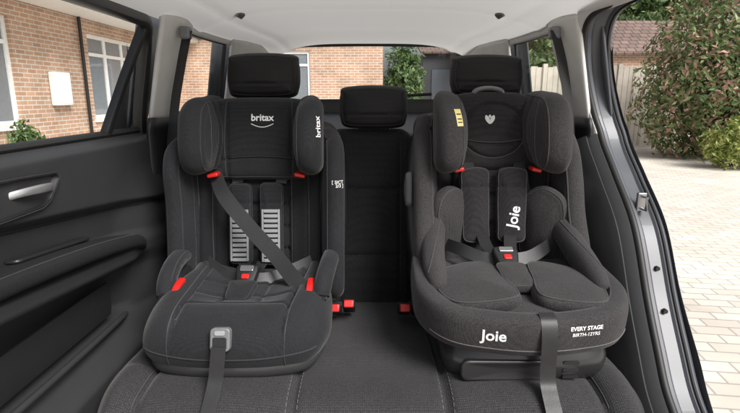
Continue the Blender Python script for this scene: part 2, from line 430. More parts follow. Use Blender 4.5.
def plant(name, label, cat, c, rad, n, size, seed, mat, group=None, **kw):
    root = empty(name, (c[0], c[1], 0), label, cat, group)
    leaves(c, rad, n, size, seed, **kw).build('foliage', mat, root, smooth=False)
    rnd = random.Random(seed)
    for q in range(4):
        m = MB()
        a = rnd.uniform(0, 6.28); l = .55
        P = [V3((c[0]+.05*math.cos(a), c[1]+.05*math.sin(a), 0)), V3((c[0]+rad[0]*.3*math.cos(a), c[1]+rad[1]*.3*math.sin(a), c[2]*.6)), V3((c[0]+rad[0]*l*math.cos(a), c[1]+rad[1]*l*math.sin(a), c[2]+rad[2]*.4))]
        P = [V3(z) for z in cr(P, 9)]
        m.sweep(P, lambda i: (.03*rad[2]*(1-.09*i), .03*rad[2]*(1-.09*i)), up=(.3, .4, .8), n=6)
        m.build('stem', M_BARK, root)
    return root
plant('photinia_shrub', 'tall dense shrub with green and reddish leaves in front of the fence', 'shrub', (7.25, 10.3, 1.45), (1.72, 1.3, 2.05), 19000, .066, 3, M_LEAF1, lump=.22, gap=-.42)
plant('lime_shrub', 'low yellow green shrub at the foot of the tall reddish shrub', 'shrub', (6.45, 8.7, .40), (.62, .5, .48), 3000, .045, 11, M_LEAF2)
plant('garden_plant', 'small green plant growing against the brick house wall', 'plant', (-5.25, 7.65, .45), (.24, .28, .42), 1200, .05, 21, M_LEAF3)
plant('garden_shrub', 'green shrub beside the brick wall seen through the rear window', 'shrub', (1.1, 16.6, 1.5), (.6, .6, 1.6), 4000, .085, 31, M_LEAF3)
plant('garden_tree', 'leafy green tree rising behind the wooden fence', 'tree', (5.0, 17.5, 3.0), (1.9, 1.4, 1.4), 8000, .12, 41, M_LEAF3)
plant('tall_tree', 'large green tree beyond the brown roof, far right', 'tree', (15.0, 27, 5.6), (3.4, 2.6, 3.2), 11000, .16, 47, M_LEAF3)

fence = empty('wooden_fence', (6.5, 12.4, 0), 'weathered tan board fence at the end of the driveway', 'fence')
for x in (2.4, 4.2, 6.0, 7.8, 9.6, 11.4):
    MB().box((x, 12.42, 1.0), (.1, .1, 2.0)).build('post', M_WOOD, fence, smooth=False)
    if x < 11:
        m = MB(); nb = 12
        for k in range(nb):
            bw = 1.7/nb; m.box((x+.05+bw*(k+.5), 12.40+(.012 if k % 2 else 0), .99+.012*math.sin(k*3.1+x)), (bw*1.08, .02, 1.88))
        m.build('panel', M_WOOD, fence, smooth=False)
shed = empty('garden_shed', (2.3, 18.4, 0), 'dark timber outbuilding behind the driveway, seen through the rear window', 'shed')
MB().box((2.6, 19, 1.35), (1.5, 1.6, 2.7)).build('wall', plastic('dark_timber', (.05, .05, .055), .7, .4, 40), shed, smooth=False)
MB().box((2.6, 18.185, 1.1), (.85, .03, 2.1)).build('door', plastic('slate_door', (.09, .10, .12), .5, .2, 60), shed, smooth=False)
MB().add([(1.75, 18.0, 2.71), (3.45, 18.0, 2.71), (3.45, 19.9, 3.2), (1.75, 19.9, 3.2)], [[0, 1, 2, 3]]).build('roof', M_TILE, shed, smooth=False, solid=.06)
gar = empty('neighbouring_house', (10.3, 20, 0), 'low house with brown tiled roof behind the fence', 'house')
MB().box((10.3, 20, 1.35), (4.6, 4, 2.7)).build('wall', M_BRICKY, gar, smooth=False)
MB().add([(7.8, 17.7, 2.65), (12.8, 17.7, 2.65), (12.8, 20, 4.0), (8.6, 20, 4.0), (7.8, 22.3, 2.65), (12.8, 22.3, 2.65)], [[0, 1, 2, 3], [3, 2, 5, 4], [0, 3, 4]]).build('roof', M_TILE, gar, smooth=False, solid=.08)

# ------------------------------------------------------------------ the car
car = empty('car', (0, 1.9, 0), 'grey car seen from inside, rear bench with one side door open', 'car')
def sidex(Y, Z): return .745-.25*max(0, Z-1.14)-.085*sm(2.0, 2.95, Y)-.05*sm(.6, .3, Z)

def liner(u, v):
    x = -1+2*u; Y = 1.12+1.80*v
    half = sidex(Y, 1.48)-.012
    Z = 1.565-.085*abs(x)**4-.035*sm(2.55, 2.95, Y)-.006*math.exp(-((Y-1.95)/.03)**2)-.006*math.exp(-((abs(x)-.80)/.03)**2)
    return V3((x*half, Y, Z))
MB().grid(liner, 90, 60).build('headliner', M_LINER, car)
def added_roof(u, v):
    x = -1+2*u; Y = 1.10+1.95*v; half = sidex(Y, 1.48)+.05
    return V3((x*half, Y, 1.63-.11*abs(x)**4-.03*sm(2.4, 3.0, Y)))
MB().grid(added_roof, 40, 20).build('added_glass_roof', M_ROOFG, car)  # unseen glass roof, added to let daylight in and brighten the cabin

# bench cushion
prof = cr([(1.72, .535), (1.55, .556), (1.35, .572), (1.2, .582), (1.08, .584), (1.0, .566), (.952, .51), (.945, .43), (.965, .33)], 80)
def bench(u, v):
    x = -.67+1.34*u; k = v*79; i = min(int(k), 78); f = k-i
    Y = prof[i][0]*(1-f)+prof[i+1][0]*f; Z = prof[i][1]*(1-f)+prof[i+1][1]*f
    e = sm(.55, .67, abs(x)); fr = sm(1.25, .98, Y)
    Y += .09*e*e*fr; Z -= .055*e*e
    Z2 = groove(abs(x)-.178, .010, .014)+groove(abs(x)-.53, .010, .012)
    if abs(x) < .178: Z2 -= .006
    elif abs(x) < .53: Z2 += .012*math.sin(math.pi*(abs(x)-.178)/.352)
    else: Z2 += .022*math.sin(math.pi*min(1, (abs(x)-.53)/.14))
    tz = groove(Y-1.135, .010, .006) if abs(x) > .178 and Z > .53 else 0
    Z += (Z2+tz)*(1-.7*sm(.97, .94, Y)); Y -= Z2*.8*sm(1.02, .95, Y)
    return V3((x, Y, Z))
bm_ = MB().grid(bench, 210, 100)
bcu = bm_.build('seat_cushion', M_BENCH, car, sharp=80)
for s in (-1, 1):
    MB().grid(lambda u, v, s=s: V3((s*.671, prof[int(v*79)][0]+.09*sm(1.25, .98, prof[int(v*79)][0]), (prof[int(v*79)][1]-.055)*(1-u)+.3*u)), 3, 79).build('seat_side', M_DOOR2, bcu)
bb = bm_.bvh()
for x0 in (-.19, -.166, .166, .19):
    m = MB()
    for k in range(46):
        ya = 1.62-.0145*k; yb_ = ya-.009
        q = onto(bb, [(x0, ya, .7), (x0, yb_, .7)], (0, 0, 1), .0008)
        m.sweep(q, lambda i: (.0009, .0007), n=4)
    m.build('seam_stitching', M_THREAD, bcu)
for s in (-1, 1): seam(bb, [(s*.538, y, .7) for y in (1.0, 1.1, 1.2, 1.35, 1.5)], (0, 0, 1), bcu, M_SEAM, .0013)

def backY(z): return 1.655+.19*(z-.57)
def seatback(x0, x1, z1, mat, name, dm, mod):
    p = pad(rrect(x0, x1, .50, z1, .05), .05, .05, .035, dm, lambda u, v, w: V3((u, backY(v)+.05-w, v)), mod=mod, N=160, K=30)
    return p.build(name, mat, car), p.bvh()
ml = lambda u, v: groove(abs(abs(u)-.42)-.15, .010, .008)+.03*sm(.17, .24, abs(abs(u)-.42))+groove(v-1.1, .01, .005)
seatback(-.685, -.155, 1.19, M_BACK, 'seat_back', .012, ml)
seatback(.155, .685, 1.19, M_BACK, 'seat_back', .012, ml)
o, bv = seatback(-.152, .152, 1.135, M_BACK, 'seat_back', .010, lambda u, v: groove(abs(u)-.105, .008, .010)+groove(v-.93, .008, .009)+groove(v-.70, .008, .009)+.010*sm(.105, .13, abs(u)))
for x0 in (-.108, .108): seam(bv, [(x0, 1.6, .58), (x0, 1.65, .85), (x0, 1.7, 1.11)], (0, -1, 0), o, M_PIPE)
for z0 in (.70, .93): seam(bv, [(-.10, 1.6, z0), (0, 1.6, z0), (.10, 1.6, z0)], (0, -1, 0), o, M_PIPE)
def headrest(x, z0, z1, y, wd):
    ot = [(-wd*.80, z0), (0, z0-.006), (wd*.80, z0), (wd*.97, z0+.03), (wd, (z0+z1)/2), (wd*.97, z1-.03), (wd*.86, z1-.004), (0, z1+.004), (-wd*.86, z1-.004), (-wd*.97, z1-.03), (-wd, (z0+z1)/2), (-wd*.97, z0+.03)]
    ot = cr(ot, 140, True)
    p = pad([(a, b) for a, b in ot], .05, .055, .035, .010, lambda u, v, w: V3((x+u, y+.18*(v-z0)-w+.6*u*u, v)), mod=lambda u, v: groove(v-(z0+.045), .006, .003))
    o = p.build('head_restraint', M_HEAD, car)
    MB().tube(p.pipe, .0020, 5, closed=True).build('piping', M_PIPE, o)
    for s in (-1, 1):
        MB().tube([(x+s*.06, y+.02, z0-.10), (x+s*.06, y+.02, z0+.02)], .006, 10).build('post', M_STEEL, o)
        MB().tube([(x+s*.06, y+.02, z0-.075), (x+s*.06, y+.02, z0-.04)], .014, 12).build('post_sleeve', M_BLK, o)
    return o
headrest(-.366, 1.245, 1.39, 1.76, .125)
headrest(.400, 1.25, 1.385, 1.76, .125)
headrest(.012, 1.142, 1.283, 1.785, .121)

# side trims
for s in (-1, 1):
    def patch(y0a, y1a, z0, z1, off, y0b=None, y1b=None, bul=0):
        y0b = y0a if y0b is None else y0b; y1b = y1a if y1b is None else y1b
        def fn(u, v):
            Z = z0+(z1-z0)*v; a = y0a+(y0b-y0a)*v; b = y1a+(y1b-y1a)*v; Y = a+(b-a)*u
            return V3((s*(sidex(Y, Z)+off-bul*math.sin(math.pi*u)), Y, Z))
        return fn
    MB().grid(patch(1.635, 1.79, 1.17, 1.50, -.026, 1.60, 1.86, .015), 16, 16).build('pillar_trim', M_TRIM, car, solid=.012)
    MB().grid(patch(2.36, 2.93, 1.17, 1.50, -.03, 2.30, 2.90, .012), 16, 16).build('pillar_trim', M_TRIM, car, solid=.012)
    MB().grid(patch(1.83, 2.34, 1.468, 1.50, -.022), 8, 4).build('window_rail', M_TRIM, car, solid=.008)
    MB().grid(patch(1.60, 2.93, .45, 1.18, -.040, bul=.006), 30, 20).build('luggage_side_trim', M_DOOR2, car, solid=.012)
    MB().grid(patch(1.76, 2.40, 1.15, 1.49, .0), 6, 6).build('quarter_glass', M_GLASS, car)
    q = MB(); fnq = patch(1.785, 2.37, 1.185, 1.475, .002, 1.85, 2.31)
    q.tube([fnq(u, v) for u, v in [(a/8, 0) for a in range(9)]+[(1, a/8) for a in range(1, 9)]+[(1-a/8, 1) for a in range(1, 9)]+[(0, 1-a/8) for a in range(1, 8)]], .008, 6, closed=True)
    q.build('window_seal', M_RUB, car)
    MB().grid(patch(1.66, 1.79, 1.13, 1.52, .055, 1.62, 1.86), 8, 8).build('outer_pillar', M_PAINT, car, solid=.008)
    MB().grid(patch(2.38, 2.98, 1.13, 1.52, .055, 2.30, 2.94), 8, 8).build('outer_pillar', M_PAINT, car, solid=.008)
    MB().sweep([V3((s*.472, 1.90+.008*k, 1.543-.002*k)) for k in range(6)], lambda i: (.020*math.sin(math.pi*(i+.6)/6.2), .009), n=12).build('coat_hook', M_GREYP, car)
apc = cr([(1.1, 1.495), (1.4, 1.492), (1.575, 1.47), (1.64, 1.38), (1.645, 1.25), (1.60, 1.13), (1.48, 1.02), (1.345, .90), (1.245, .74), (1.15, .62), (1.07, .53), (.95, .46), (.75, .44)], 90)
for s in (-1, 1):
    def fn(u, v):
        k = int(u*(89-20))+20; y, z = apc[k]
        Y = y+.012+(3.0-y)*v; zz = z-(z-min(z, 1.15))*sm(0, .12, v)
        return V3((s*(sidex(Y, zz)+.086), Y, zz if zz > .3 else .3))
    MB().grid(fn, 69, 24).build('quarter_panel', M_PAINT, car)

# right-hand open door aperture
def apx(z): return .742-.25*max(0, z-1.14)-.014*sm(.8, .5, z)
n = len(apc)
def apn(i):
    a, b = apc[max(i-1, 0)], apc[min(i+1, n-1)]; t = V3((b[0]-a[0], b[1]-a[1], 0)).normalized(); return (-t.y, t.x)
def apgrid(x_of, rng=None):
    vs = []; fs = []; K = len(x_of); idx = rng or list(range(n))
    for i in idx:
        y, z = apc[i]; nx, nz = apn(i)
        for dx, ins in x_of: vs.append(V3((apx(z)+dx, y+nx*ins, z+nz*ins)))
    for i in range(len(idx)-1):
        for k in range(K-1): fs.append([i*K+k, i*K+k+1, (i+1)*K+k+1, (i+1)*K+k])
    return MB().add(vs, fs)
sgn = 1 if apn(45)[0] > 0 else -1
def st(l): return [(a, b*sgn) for a, b in l]
apgrid(st([(-.004, .0), (.002, .010), (.018, .012), (.022, .019), (.028, .024), (.060, .024), (.066, .018), (.080, .015), (.087, .02), (.091, .06)])).build('door_shut_face', M_PAINT, car, sharp=30)
P = [V3((apx(z)-.008, y, z)) for y, z in apc]
MB().sweep(P, lambda i: (.010, .010), up=(1, 0, 0), n=10).build('door_seal', M_RUB, car)
P = [V3((apx(apc[i][1])+.073, apc[i][0]+apn(i)[0]*.015*sgn, apc[i][1]+apn(i)[1]*.015*sgn)) for i in range(n)]
MB().sweep(P, lambda i: (.0038, .0038), up=(1, 0, 0), n=8).build('outer_seal', M_RUB, car)
lowi = [i for i in range(n) if apc[i][1] < 1.14]; upi = [i for i in range(n) if apc[i][1] >= 1.13]
apgrid(st([(-.012, .004), (-.024, -.004), (-.040, .004), (-.048, .012), (-.052, .010), (-.070, .03), (-.10, .12)]), lowi).build('sill_trim', M_DOOR, car, sharp=30)
apgrid(st([(-.012, .004), (-.022, -.002), (-.030, .010), (-.034, .030)]), upi).build('aperture_trim', M_TRIM, car)
q = min(apc[30:], key=lambda p: abs(p[1]-.95))
so = MB().box((apx(q[1])+.040, q[0]+.014, q[1]), (.026, .012, .055)).build('door_striker', M_STEEL, car, bev=.003)
MB().tube([(apx(q[1])+.040, q[0]+.01, q[1]+.018), (apx(q[1])+.040, q[0]-.016, q[1]+.018), (apx(q[1])+.040, q[0]-.016, q[1]-.018), (apx(q[1])+.040, q[0]+.01, q[1]-.018)], .0045, 8).build('striker_loop', M_STEEL, so)
for zz in (.80, .70):
    q = min(apc[30:], key=lambda p: abs(p[1]-zz)); MB().sweep([V3((apx(q[1])+.044, q[0]+.028, q[1])), V3((apx(q[1])+.044, q[0]+.018, q[1]))], lambda i: (.006, .006), n=14).build('body_plug', M_RUB, car)

# rear door on the left, closed
DX = -.745
def door_x(Y, Z):
    zt = Z+.10*(Y-1.1)
    a = 1-.85*sm(1.30, 1.54, Y)
    o = .010+.028*sm(.965, .990, zt)
    o -= .05*sm(1.105, 1.145, Z)**2
    arm = sm(.775, .835, zt)*(1-sm(.855, .895, zt))
    o += .088*a*arm
    und = (1-sm(.775, .825, zt))*sm(.61, .65, Z)
    o -= .036*und*(1-sm(1.32, 1.46, Y))
    o += .085*(1-sm(.56, .63, Z))*(1-.5*sm(1.3, 1.5, Y))
    o += .050*sm(1.36, 1.58, Y)*(1-sm(.85, 1.05, Z))
    return DX+o
door = MB().grid(lambda u, v: V3((door_x(.62+1.03*u, .36+.785*v), .62+1.03*u, .36+.785*v)), 100, 190)
dbv = door.bvh()
dr = door.build('rear_door', M_DOOR, car, sharp=60)
MB().grid(lambda u, v: V3((-.815+.02*math.sin(math.pi*v), .62+1.03*u, .36+.785*v)), 4, 12).build('outer_skin', M_PAINT, dr)
MB().sweep([V3((-.752, .62+.1*k, 1.142)) for k in range(11)], lambda i: (.014, .010), n=10).build('waist_seal', M_RUB, dr)
MB().add([(-.765, .62, 1.14), (-.765, 1.65, 1.14), (-.82, 1.65, 1.135), (-.82, .62, 1.135)], [[0, 1, 2, 3]]).build('outer_ledge', M_BLK, dr, smooth=False)
MB().grid(lambda u, v: V3((-(sidex(1, 1.14+.35*v)+.012), .62+1.0*u, 1.14+.35*v)), 2, 4).build('door_glass', M_GLASS, dr)
pth = [(-.752, 1.65, 1.12), (-.745, 1.648, 1.20), (-.72, 1.64, 1.32), (-.692, 1.615, 1.42), (-.668, 1.56, 1.468), (-.664, 1.45, 1.475), (-.664, 1.1, 1.477), (-.664, .62, 1.477)]
P = [V3(q) for q in cr(pth, 60)]
MB().sweep(P, lambda i: (.024, .020), up=(1, 0, .25), n=10, p=3).build('window_frame', M_BLK, dr)
P = [V3(q) for q in cr([(-.755, 1.425, 1.13), (-.715, 1.50, 1.30), (-.67, 1.575, 1.47)], 20)]
MB().sweep(P, lambda i: (.011, .015), up=(1, 0, .25), n=8, p=3).build('window_divider', M_BLK, dr)
hx = door_x(1.03, 1.05)
angp = [(.885, 1.010), (1.045, 1.012), (1.075, 1.024), (1.118, 1.072), (1.108, 1.086), (.98, 1.092), (.885, 1.094)]
def rounded(poly, r, n=5):
    out = []; m = len(poly)
    for i in range(m):
        p, a, b = Vector(poly[i]), Vector(poly[i-1]), Vector(poly[(i+1) % m])
        d1 = (a-p).normalized(); d2 = (b-p).normalized()
        for k in range(n+1):
            t = k/n; q = (p+d1*r)*(1-t)**2+p*2*t*(1-t)+(p+d2*r)*t*t; out.append((q.x, q.y))
    return out
bz = pad(rounded(angp, .010), .005, .01, .006, -.040, fm((hx+.003, 0, 0), (0, 1, 0), (0, 0, 1)), K=16, N=130)
ho = bz.build('door_handle', M_BLK, dr)
MB().tube(bz.pipe, .0016, 6, closed=True).build('bezel_rim', M_DOOR, ho)
P = [V3(q) for q in cr([(hx-.012, .950, 1.054), (hx+.010, .985, 1.060), (hx+.018, 1.03, 1.060), (hx+.012, 1.072, 1.057), (hx-.006, 1.092, 1.054)], 24)]
MB().sweep(P, lambda i: (.005, .0095*(1-.4*abs(i/23-.5))), up=(0, 0, 1), n=12, p=2.6).build('lever', M_SILVER, ho)
pts = onto_hit(dbv, [(-.7, .62+.0255*k, .966-.10*(.62+.0255*k-1.1)) for k in range(36)], (1, 0, 0), .0)
MB().tube(pts, .0030, 6).build('trim_line', M_DOOR2, dr)
# armrest pad sweeping down into the panel at its rear end
apth = cr([(-.680, .60, .925), (-.674, .80, .920), (-.668, 1.00, .905), (-.668, 1.16, .886), (-.676, 1.29, .862), (-.696, 1.39, .830), (-.722, 1.46, .795), (-.745, 1.50, .765)], 60)
ar = MB().sweep([V3(q) for q in apth], lambda i: (.050*(1-.45*sm(34, 59, i)), .022*(1-.2*sm(38, 59, i))), up=(-.10, 0, 1), n=28, p=3.0)
aro = ar.build('armrest', M_DOORI, dr, sharp=80); abv = ar.bvh()
seam(abv, [(x+.036, y, z+.02) for x, y, z in apth[6:42:6]], (0, 0, 1), aro, M_PIPE, .0014)
cupm = lambda u, v, w: V3((-.690+u, 1.04+v, .928-.095*(v)+.10*u+w-.004))
cu = pad(rrect(-.018, .018, -.13, .12, .012, 6), .006, .004, .006, -.016, cupm, K=10, N=80); cu.build('pull_cup', M_BLK, aro)
MB().sweep([V3((-.728, .8+.1*k, .70)) for k in range(6)], lambda i: (.008, .05), n=10).build('door_pocket', M_DOOR2, dr)
pp = MB().tube(cr([(-.735, .62, .632), (-.700, .80, .640), (-.696, 1.1, .640), (-.705, 1.3, .634), (-.735, 1.40, .61)], 40), .008, 10); pp.build('pocket_lip', M_DOOR, dr)

MB().grid(lambda u, v: V3((-.72+1.44*u, .55+1.2*v, .31+.04*sm(.25, .0, abs(u-.5)*2))), 30, 6).build('floor_carpet', M_CARPET, car)
MB().grid(lambda u, v: V3((-.70+1.4*u, 1.79+1.1*v, 1.10+.05*v)), 6, 6).build('unseen_luggage_cover', M_DOOR2, car, solid=.01)  # hidden below the seat tops, added to stop light leaking through
to = MB().grid(lambda u, v: V3(((-1+2*u)*.65, 2.93-.02*math.sin(math.pi*v), .5+.725*v)), 10, 10).build('tailgate', M_DOOR2, car, solid=.02)
MB().grid(lambda u, v: V3(((-1+2*u)*(.67-.03*v), 2.96-.05*v, 1.20+.345*v)), 4, 4).build('rear_glass', M_GLASS2, to)
ot = cr([(-.58, 1.225), (-.2, 1.222), (.2, 1.222), (.58, 1.225), (.605, 1.27), (.592, 1.38), (.562, 1.475), (.49, 1.515), (.2, 1.526), (-.2, 1.526), (-.49, 1.515), (-.562, 1.475), (-.592, 1.38), (-.605, 1.27)], 90, True)
MB().tube([(u, 2.945-.04*(v-1.2)/.3, v) for u, v in ot], .010, 8, closed=True).build('glass_seal', M_RUB, to)
n_ = len(ot); ou = [(u*1.11, 1.37+(v-1.37)*1.28) for u, v in ot]
MB().add([(u, 2.935, v) for u, v in ot]+[(u, 2.925, v) for u, v in ou], [[k, (k+1) % n_, n_+(k+1) % n_, n_+k] for k in range(n_)]).build('tailgate_trim', M_TRIM, to)
MB().sweep([V3(q) for q in cr([(-.02, 2.99, 1.215), (.15, 2.99, 1.245), (.36, 2.985, 1.26)], 12)], lambda i: (.006, .010), n=6).build('rear_wiper', M_BLK, to)

# vehicle belts running down from the rear pillars
MB().strap([(.590, 1.68, 1.455), (.615, 1.655, 1.35), (.632, 1.625, 1.22), (.642, 1.60, 1.08), (.650, 1.575, .90), (.655, 1.56, .60)], .045, .0016, (.85, .52, 0)).build('seat_belt', M_WEB, car)
MB().strap([(-.590, 1.70, 1.455), (-.612, 1.675, 1.34), (-.628, 1.64, 1.22), (-.640, 1.61, 1.08), (-.650, 1.58, .90), (-.655, 1.57, .60)], .045, .0016, (-.85, .52, 0)).build('seat_belt', M_WEB, car)
for s in (-1, 1):
    MB().box((s*.594, 1.692, 1.448), (.034, .034, .04)).build('belt_guide', M_GREYP, car, bev=.008)
def buckle(x, y, z, rx):
    rot = Matrix.Rotation(rx, 3, 'X')
    o = MB().box((x, y, z), (.038, .028, .080), rot).build('belt_buckle', M_BLK, car, bev=.006)
    p = V3((x, y, z))+rot @ V3((0, -.002, .038)); MB().box(p, (.030, .023, .014), rot).build('release_button', M_RED, o, bev=.003)
buckle(-.108, 1.44, .606, R(60)); buckle(-.066, 1.47, .603, R(55)); buckle(.106, 1.44, .606, R(60)); buckle(.148, 1.44, .606, R(58))

# ------------------------------------------------------------------ child seat A (left)
cA = -.340
A = empty('child_car_seat', (cA, 1.3, .585), 'black booster style child car seat with red belt guides on the left of the bench', 'child seat')
yA = lambda v: 1.535+.17*(v-.7)
mA = lambda u, v, w: V3((cA+u, yA(v)-w, v))
pad(cr([(-.20, .60), (.20, .60), (.255, .72), (.265, .95), (.24, 1.12), (.15, 1.18), (-.15, 1.18), (-.24, 1.12), (-.265, .95), (-.255, .72)], 120, True), .02, .05, .03, 0, lambda u, v, w: mA(u, v, w-.05)).build('back_shell', M_BLK, A)
def modA(u, v):
    r = .035*sm(.10, .19, abs(u))
    r += groove(abs(u)-.085, .007, .014)
    for q in (.775, .845, .915, .985): r += groove(v-q, .008, .011)*(1 if abs(u) < .085 else .0)
    r += groove(abs(u)-.145, .006, .006)
    return r
p = pad(rrect(-.205, .205, .66, 1.10, .05), .035, .03, .03, .004, mA, modA, N=170, K=44); bo = p.build('backrest', M_A2, A); bv = p.bvh()
for s in (-1, 1):
    seam(bv, [(cA+s*.094, 1.5, .70), (cA+s*.094, 1.5, .85), (cA+s*.094, 1.5, 1.05)], (0, -1, 0), bo, M_SEAM)
    seam(bv, [(cA+s*.148, 1.5, .72), (cA+s*.150, 1.5, .85), (cA+s*.148, 1.5, 1.05)], (0, -1, 0), bo, M_SEAM)
def wing(o, cx, s, x0, fl, yf, Ti, To, rr, dome, mod=None, bow=0):
    return pad(o, Ti, To, rr, dome, lambda d, z, w: V3((cx+s*(x0+fl*d-w-bow*max(0, d)**2), yf(z)-d, z)), mod, N=140, K=22)
oW = cr([(-.05, .64), (.07, .640), (.130, .665), (.148, .72), (.146, .81), (.150, .93), (.165, 1.03), (.145, 1.10), (.07, 1.135), (-.04, 1.13), (-.05, .9)], 150, True)
for s in (-1, 1):
    p = wing(oW, cA, s, .214, .24, yA, .030, .028, .028, .010, lambda d, z: groove(d-.075-.05*(z-.9), .006, .010), bow=.5)
    o = p.build('side_wing', M_A, A)
    MB().tube(p.pipe, .0022, 6, closed=True).build('piping', M_PIPE, o)
    bv = p.bvh()
    seam(bv, [(cA, yA(z)-.062-.05*(z-.9), z) for z in (.68, .8, .9, 1.0, 1.11)], (-s, 0, 0), o, M_SEAM)
    if s == 1:
        text('[ SICT\n   2/3 ]', .0130, (cA+.240, yA(1.0)-.14, 1.0), (.95, .3, 0), (0, 0, 1), bv, M_WHITE, o, bold=.0002)
yH = lambda v: yA(v)-.035
hp = pad(cr([(-.14, 1.00), (0, .995), (.14, 1.0), (.165, 1.05), (.165, 1.19), (.14, 1.236), (0, 1.245), (-.14, 1.236), (-.165, 1.19), (-.165, 1.05)], 140, True), .035, .03, .03, .006,
         lambda u, v, w: V3((cA+u, yH(v)-w, v)), lambda u, v: groove(abs(u)-.098, .006, .008)+groove(v-1.065+.6*u*u, .005, .008), N=150, K=40)
h = hp.build('headrest', M_A, A); hb = hp.bvh()
MB().tube(hp.pipe, .0022, 6, closed=True).build('piping', M_PIPE, h)
for s in (-1, 1): seam(hb, [(cA+s*.103, 1.5, 1.01), (cA+s*.105, 1.5, 1.12), (cA+s*.100, 1.5, 1.235)], (0, -1, 0), h, M_SEAM)
seam(hb, [(cA+u, 1.5, 1.070-.6*u*u) for u in (-.095, -.05, 0, .05, .095)], (0, -1, 0), h, M_SEAM)
oH = cr([(-.03, 1.035), (.08, 1.022), (.145, 1.035), (.178, 1.08), (.185, 1.14), (.170, 1.205), (.12, 1.24), (.04, 1.247), (-.03, 1.243), (-.04, 1.14)], 120, True)
for s in (-1, 1):
    p = wing(oH, cA, s, .158, .20, yH, .044, .034, .036, .014, lambda d, z: groove(d-.06, .006, .007), bow=.8)
    o = p.build('head_wing', M_A, h); bv = p.bvh()
    if s == 1:
        text('britax', .025, (cA+.190, yH(1.15)-.160, 1.165), (.04, .10, 1), (-.8, -.6, 0), bv, M_WHITE, h, bold=.0004)
    MB().tube(p.pipe, .0022, 6, closed=True).build('piping', M_PIPE, h)
    seam(bv, [(cA, yH(z)-.10-.02*math.sin((z-1.03)*14), z) for z in (1.03, 1.08, 1.14, 1.2, 1.245)], (-s, 0, 0), h, M_SEAM)
    MB().box((cA+s*.130, yH(1.02)-.06, 1.018), (.033, .05, .012), Matrix.Rotation(R(10*s), 3, 'Y')).build('belt_hook', M_RED, h, bev=.004)
text('britax', .029, (cA+.012, yH(1.18)-.04, 1.185), (1, 0, 0), (0, .17, 1), hb, M_WHITE, h, bold=.0006)
MB().tube(onto(hb, [(cA+.012-.034+.068*k/14, 1.4, 1.167-.010*math.sin(math.pi*k/14)) for k in range(15)], (0, -1, 0), .001), .0012, 5).build('logo_arc', M_WHITE, h)
ob = cr([(-.185, 1.53), (-.222, 1.42), (-.236, 1.28), (-.234, 1.18), (-.200, 1.098), (-.11, 1.064), (0, 1.056), (.11, 1.064), (.200, 1.098), (.234, 1.18), (.236, 1.28), (.222, 1.42), (.185, 1.53)], 160, True)
def modbase(u, y):
    r = -.024*(1-sm(.06, .17, abs(u)))*sm(1.14, 1.26, y)
    r += .010*sm(.14, .19, abs(u))*sm(1.18, 1.32, y)
    r += -.016*sm(.08, .22, abs(u))*sm(1.24, 1.10, y)
    r += -.006*sm(1.18, 1.10, y)
    r += groove(abs(u)-.140-.05*(y-1.3), .006, .014)
    r += groove(y-1.185+.25*u*u, .006, .011)*(1 if abs(u) < .14 else 0)
    r += groove(y-1.27+.25*u*u, .006, .009)*(1 if abs(u) < .14 else 0)
    r += groove(y-1.36+.25*u*u, .006, .009)*(1 if abs(u) < .14 else 0)
    r += groove(abs(u)-.05, .006, .006)*sm(1.19, 1.21, y)
    return r
bs = pad(ob, .088, .060, .068, .002, lambda u, y, w: V3((cA+u, y, .656+w)), modbase, N=210, K=54, E=16)
cu_ = bs.build('seat_cushion', M_A, A)
bv = bs.bvh()
for s in (-1, 1):
    seam(bv, [(cA+s*(.150+.05*(y-1.3)), y, .75) for y in (1.06, 1.15, 1.25, 1.35, 1.45)], (0, 0, 1), cu_, M_SEAM)
    seam(bv, [(cA+s*.138, 1.0, z) for z in (.62, .66, .70, .725)], (0, -1, 0), cu_, M_PIPE, .0016)
for yy in (1.176, 1.262): seam(bv, [(cA+u, yy-.25*u*u, .75) for u in (-.13, -.07, 0, .07, .13)], (0, 0, 1), cu_, M_SEAM)
seam(bv, [(cA+u, 1.0, .648+.20*u*u) for u in (-.21, -.1, 0, .1, .21)], (0, -1, 0), cu_, M_PIPE, .0022)
ob2 = [(u*.94, 1.30+(y-1.30)*.955) for u, y in ob]
pad(ob2, .030, .028, .022, 0, lambda u, y, w: V3((cA+u, y, .614+w)), N=120).build('base_shell', M_DKGREY, A)
for s in (-1, 1):
    P = [V3((cA+s*q[0], q[1], q[2])) for q in cr([(.226, 1.50, .770), (.224, 1.42, .782), (.220, 1.350, .778), (.214, 1.292, .760), (.209, 1.260, .732), (.207, 1.262, .708)], 34)]
    o = MB().sweep(P, lambda i: (.025*math.sqrt(max(.12, 1-max(0, (i-22)/12.5)**2)), .025), up=(0, .3, 1), n=20, p=2.1).build('armrest', M_A, A)
    MB().tube([p+V3((-s*.018, -.006, .017)) for p in P[:24]], .0016, 5).build('piping', M_PIPE, o)
    MB().box((cA+s*.206, 1.36, .725), (.034, .12, .07)).build('armrest_post', M_BLK, o, bev=.012)
    pts = [(cA+s*.178, 1.300, .752), (cA+s*.178, 1.262, .747), (cA+s*.179, 1.236, .729), (cA+s*.185, 1.234, .709), (cA+s*.193, 1.256, .698)]
    MB().sweep([V3(q) for q in cr(pts, 20)], lambda i: (.0095, .010), up=(1, 0, 0), n=10, p=3).build('belt_guide', M_RED, o)
